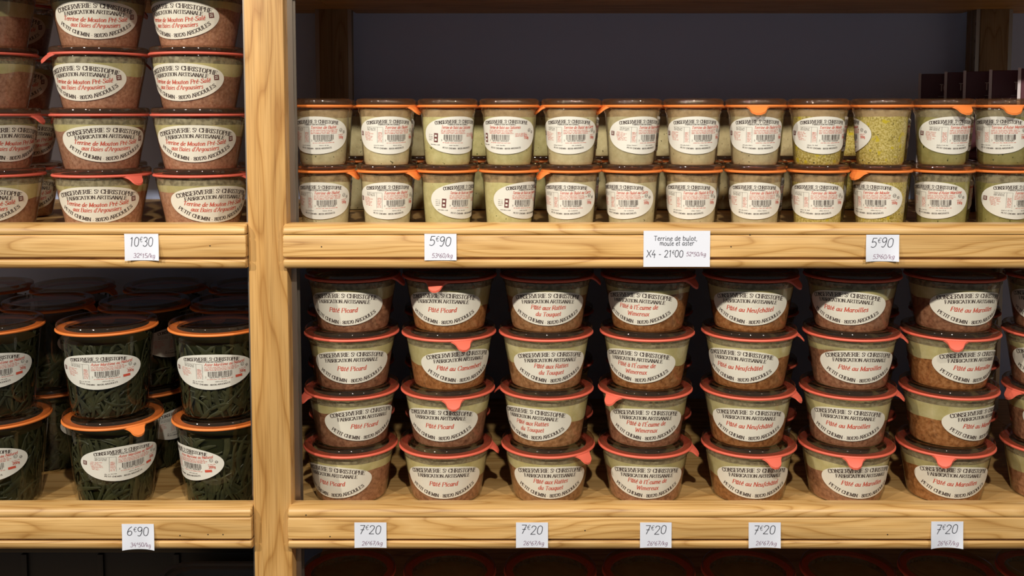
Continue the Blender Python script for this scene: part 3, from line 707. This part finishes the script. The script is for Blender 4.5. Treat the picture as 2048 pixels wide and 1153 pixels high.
# mutton terrines
MT = [
 [(-28,-80,R_), (197,-6,R_), (394,-34,R_)],
 [(-26,-85,R_), (199,-28,-74), (397,-29,R_)],
 [(-20,26,62), (201,7,R_), (400,-9,R_)],
 [(-10,-20,R_), (205,-10,38), (405,17,66)],
]
STM = ['third stack from the oak post', 'second stack from the oak post', 'stack beside the oak post']
for r in range(4):
    for c in range(3):
        px, th, tb = MT[r][c]
        z = ZB + BB + (3-r)*MUT.pitch + .0001*(4-r); x = px_x(px, YJ, z + MUT.H)
        jar(MUT, x, YJ, z, 'rose', 'mouton', th, tb, f'red-ringed mutton terrine jar, {LEV4[r]} of the front {STM[c]}', 'mutton terrine jars in front', 'terrine_jar')
        jar(MUT, px_x((-18, 200, 398)[c], YJ, 1.45)*1.115 + (.032, .004, .004)[c], YJ + .128, z, 'rose', 'mouton', rnd.uniform(-30, 60), rnd.uniform(60, 300), f'shaded terrine jar behind the {LEV4[r]} of the {STM[c]}', 'mutton terrine jars behind', 'terrine_jar')
# tall green jars
TT = [[(-15,-6,R_), (215,-15,R_), (437,-12,R_)], [(0,-26,R_), (227,12,25), (444,-58,R_)]]
LEV2 = ['upper', 'lower']
YT = .060
for r in range(2):
    z = ZC + BT + (1-r)*TALL.pitch + .0001*(2-r)
    for c in range(3):
        px, th, tb = TT[r][c]
        jar(TALL, px_x(px, YT, z + TALL.H), YT, z, 'leaf', 'aster', th, tb, f'tall green leaf jar, {LEV2[r]} one in the front {STM[c]}', 'green leaf jars in front', 'leaf_jar')
    for k, (pxs, dy) in enumerate((((-110, 95, 288, 470), .122), ((-20, 145, 330, 500), .240))):
        for c, px in enumerate(pxs):
            y = YT + dy; zt = ZC + 2*TALL.pitch
            jar(TALL, px_x(px, y, zt), y, z, 'leaf', 'aster', (60, 70, 55, 80)[c], (150, 60, 100, 60)[c], f'shaded {LEV2[r]} leaf jar, {ORD[3-c]} from post in the {("second", "third")[k]} row', 'green leaf jars behind', 'leaf_jar')
# small jars
SX = [[645, 772, 895, 1018, 1142, 1263, 1386, 1511, 1636, 1763, 1886, 2008], [650, 774, 895, 1018, 1142, 1263, 1384, 1510, 1636, 1761, 1885, 2006]]
STH = [[-17, 7, 25, -9, -6, 27, 8, 8, 14, -104, 26, -14], [-15, 3, 44, 47, -15, -25, -9, -1, -4, -28, -20, 36]]
STB = [[R_, 66, R_, R_, -80, -70, R_, 5, R_, R_, 38, 15], [66, 60, R_, R_, -66, R_, 200, R_, R_, -44, R_, R_]]
SK = [('bulot', 'cream')]*2 + [('salic', 'lime')]*2 + [('curry', 'cream')]*2 + [('esp', 'beige')]*2 + [('moule', 'moule')]*2 + [('aster', 'aster')]*2
YS = .056
for r in range(2):
    z = ZB + BB + (1-r)*SMALL.pitch + .0001*(2-r)
    for c in range(12):
        pr, fk = SK[c]
        jar(SMALL, px_x(SX[r][c], YS, z + SMALL.H), YS, z, fk, pr, STH[r][c], STB[r][c], f'small orange-ringed terrine jar, {LEV2[r]} one of the {ORD[c]} pair from the post', 'small terrine jars in front', 'small_jar')
        jar(SMALL, px_x(SX[1][c], YS, z)*1.07 + .004, YS + .078, z, fk, pr, rnd.uniform(-70, 70), rnd.uniform(168, 192), f'shaded small jar behind the {LEV2[r]} jar of the {ORD[c]} small pair', 'small terrine jars behind', 'small_jar')
        if c < 9:
            jar(SMALL, px_x((SX[1][c] + SX[1][c+1])/2, YS, z)*1.217, YS + .240, z, fk, pr, rnd.uniform(100, 250), rnd.uniform(168, 192), f'dark small {LEV2[r]} jar glimpsed in the gap after the {ORD[c]} small pair', 'small terrine jars in the third row', 'small_jar')

# ------------------------------------------------------------------ price tags
def price_tag(x0, x1, y0, y1, label, writer, curl=.004, tilt=0.0):
    Y = YF - .0006; zt, zb = px_z(y0, Y), px_z(y1, Y); zc = (zt+zb)/2
    xa, xb = px_x(x0, Y, zc), px_x(x1, Y, zc); W, Hh = xb-xa, zt-zb
    nx, nz = 12, 8; V, Fc = [], []
    def at(u, v, off=0.0):              # u across 0..1, v down 0..1
        bend = curl*(abs(2*u-1)**2.2)*(v**1.3)
        return (W*(u-.5) + tilt*v*W, -bend - off, Hh*(.5-v))
    for off in (0, -.0003):
        for j in range(nz+1):
            for i in range(nx+1): V.append(at(i/nx, j/nz, off))
    c = nx+1; half = c*(nz+1)
    for j in range(nz):
        for i in range(nx):
            p = j*c+i; Fc.append([p, p+c, p+c+1, p+1]); Fc.append([half+p, half+p+1, half+p+c+1, half+p+c])
    rim = [i for i in range(c)] + [j*c+nx for j in range(1, nz+1)] + [nz*c+i for i in range(nx-1, -1, -1)] + [j*c for j in range(nz-1, 0, -1)]
    for a, b in zip(rim, rim[1:] + rim[:1]): Fc.append([a, b, b+half, a+half])
    o = obj('price_tag', mesh('price_tag', V, Fc, [M['tag']], None, 50), None, ((xa+xb)/2, Y, zc))
    tag(o, label, 'price tag', 'handwritten price tags')
    out = []; writer(out, W*1000, Hh*1000)
    V, Fc, fm = [], [], []
    for pts, m in out:
        b = len(V)
        for x, y in pts: V.append(at(x/(W*1000) + .5, .5 - y/(Hh*1000), .0003))
        Fc.append(list(range(b, b+len(pts)))); fm.append(m)
    obj('handwriting', mesh('handwriting', V, Fc, [M['pen'], M['pinkpen']], fm), o)
def simple(big, small):
    def wr(o, W, H):
        text(o, big, H*.34, -W*.02, H*.05, 0, .62, .62, 0, .15, 0, W*.70, 'c', 1, .6)
        text(o, small, H*.16, W*.05, -H*.40, 1, .85, .85, 0, .15, 0, W*.66, 'c', 1, .3)
    return wr
def offer(o, W, H):
    text(o, 'Terrine de bulot,', H*.125, -W*.02, H*.23, 0, .9, .9, 0, .05, 0, W*.66, 'c', 1, .2)
    text(o, 'moule et aster', H*.125, W*.0, H*.095, 0, .9, .9, 0, .05, 0, W*.52, 'c', 1, .2)
    text(o, 'X4 - 21^€00', H*.19, -W*.18, -H*.23, 0, .8, .8, 0, .08, 0, W*.56, 'c', 1, .2)
    text(o, '52^€50/kg', H*.11, W*.29, -H*.20, 1, .9, .9, 0, .15, 0, W*.30, 'c', 1, .2)
price_tag(249, 317, 468, 521, 'handwritten 10€30 price tag under the mutton terrine jars', simple('10^€30', '32^€15/kg'), .004, .04)
price_tag(849, 913, 468, 521, 'handwritten 5€90 price tag under the third small jar pair', simple('5^€90', '53^€60/kg'), .001)
price_tag(1287, 1420, 462, 534, 'wide handwritten offer card reading X4 for 21€00', offer, .0005)
price_tag(1732, 1798, 470, 523, 'curled handwritten 5€90 price tag under the tenth small jar pair', simple('5^€90', '53^€60/kg'), .004, -.03)
price_tag(244, 308, 1049, 1099, 'handwritten 6€90 price tag under the green leaf jars', simple('6^€90', '34^€50/kg'), .004, .04)
for k, (a, b) in enumerate(((709, 773), (1032, 1096), (1280, 1343), (1497, 1561), (1862, 1926))):
    price_tag(a, b, 1044 if k == 4 else 1046, 1096, f'handwritten 7€20 price tag, {ORD[k]} of five counted from the oak post', simple('7^€20', '26^€67/kg'), (.001, .001, .001, .002, .004)[k], -.03 if k == 4 else 0)

# ------------------------------------------------------------------ maroon cartons at the back of the small-jar shelf
def carton(px0, px1, pytop, Y, label):
    z0 = ZB + BB + .0001; zt = px_z(pytop, Y); x0, x1 = px_x(px0, Y, zt), px_x(px1, Y, zt); H = zt - z0; W = .085
    t = thing('carton', label, 'carton', (x0, Y, z0), 'maroon cartons behind the small jars')
    t.rotation_euler = (0, 0, math.radians(-21))
    obj('carton_box', box('carton_box', 0, W, 0, .022, 0, H, M['carton'], .0006, 1), t)
    obj('carton_flap', box('carton_flap', -.0036, -.0001, -.0006, .0000, 0, H + .001, M['cartonedge'], 0), t)
    out = []
    text(out, 'TO', 9, (x1-x0)*1000 - 5.5, H*1000 - 24, 0, 1.9, 1.2, 0, 0, .0, 11)
    rect(out, 22, 46, H*1000 - 31.5, H*1000 - 31, 0)
    for sgn in (-1, 1):
        out.append(([(16, H*1000-44), (17.5, H*1000-44), (16.8+sgn*5.5, H*1000-34), (16.8+sgn*3.6, H*1000-35.5)], 0))
    n = 24; pts = []
    for i in range(n):
        a0 = 2*PI*i/n; a1 = 2*PI*(i+1)/n
        for k0, k1 in ((0.0, .82), (.9, 1.0)):
            f = lambda a, k: (44 + 22*k*math.cos(a)*.9, H*1000 - 52 + 20*k*math.sin(a) + 7*k*math.cos(a))
            out.append(([f(a0, k0), f(a1, k0), f(a1, k1), f(a0, k1)], 1))
    V, Fc, fm = [], [], []
    for p, m in out:
        if max(q[0] for q in p) > W*1000 - 1: continue
        b = len(V); V += [(x/1000, -.0003, y/1000) for x, y in p]; Fc.append(list(range(b, b+len(p)))); fm.append(m)
    obj('carton_print', mesh('carton_print', V, Fc, [M['cartonprint'], M['cartongold']], fm), t)
carton(1843, 1893, 148, .345, 'maroon carton set farthest back beside the rear upright')
carton(1895, 1933, 145, .300, 'maroon carton second from the back of the row')
carton(1933, 1984, 143, .255, 'maroon carton third from the back of the row')
carton(1985, 2042, 141, .210, 'maroon carton with TO lettering, fourth from the back')
carton(2043, 2095, 137, .165, 'maroon carton at the front of the row, cut by the frame')

# ------------------------------------------------------------------ black tray on the low shelf
def tray(x0, x1, y0, y1, z0, H, label):
    W, D = x1-x0, y1-y0
    t = thing('plastic_tray', label, 'tray', ((x0+x1)/2, (y0+y1)/2, z0))
    def loft(name, rings, caps):
        V, Fc = [], []; n = 0
        for (d, z, r) in rings:            # d: how far the ring is pulled in from the rim
            pts = []
            for (sx, sy, a0) in ((1, 1, 0), (-1, 1, 90), (-1, -1, 180), (1, -1, 270)):
                for i in range(7):
                    a = math.radians(a0 + 15*i); pts.append((sx*(W/2 - d - r) + r*math.cos(a), sy*(D/2 - d - r) + r*math.sin(a), z))
            n = len(pts); V += pts
        m = len(rings)
        for k in range(m - (1 if caps else 0)):
            k2 = (k+1) % m
            for i in range(n):
                j = (i+1) % n; Fc.append([k*n+i, k*n+j, k2*n+j, k2*n+i])
        if caps: Fc.append(list(range(n))[::-1]); Fc.append([(m-1)*n+i for i in range(n)])
        return mesh(name, V, Fc, [M['blackplastic']], None, 35)
    obj('tray_body', loft('tray_body', [(.034, 0, .016), (.030, .004, .018), (.016, H-.006, .026), (.019, H-.006, .024), (.034, .007, .016), (.040, .004, .014)], True), t)
    obj('tray_rim', loft('tray_rim', [(.002, H-.012, .034), (0, H-.010, .035), (0, H-.002, .035), (.002, H, .034), (.009, H, .030), (.011, H-.003, .029), (.020, H-.004, .024), (.020, H-.0075, .024), (.004, H-.0075, .033)], False), t)
zd = ZD1 + BC + .0001
zr = px_z(1122, .29)
tray(px_x(338, .29, zr), POSTX[1] - .032, .030, .29, zd, zr - zd, 'open black plastic tray with rounded corners on the low shelf')

def backdrop(x0, x1, y0, y1, z0, H, label):  # ribbed black box added to keep the space behind the tray dark
    t = thing('plastic_crate', label, 'crate', ((x0+x1)/2, (y0+y1)/2, z0)); W, D = x1-x0, y1-y0
    obj('crate_body', box('crate_body', -W/2, W/2, -D/2, D/2, 0, H-.012, M['crateplastic'], .006), t)
    obj('crate_rim', box('crate_rim', -W/2-.005, W/2+.005, -D/2-.005, D/2+.005, H-.014, H, M['crateplastic'], .003), t)
    rib = box('crate_rib', -.004, .004, -.004, .004, .01, H-.016, M['crateplastic'], .001)
    for i in range(7): obj('crate_rib', rib, t, (-W/2 + W*(i+.5)/7, -D/2-.001, 0))
M['crateplastic'] = plain('matt black plastic', (.012, .012, .013), .5)
backdrop(-1.06, -.31, .315, .382, zd, px_z(1085, .315) - zd, 'tall black plastic crate standing in shadow behind the tray')
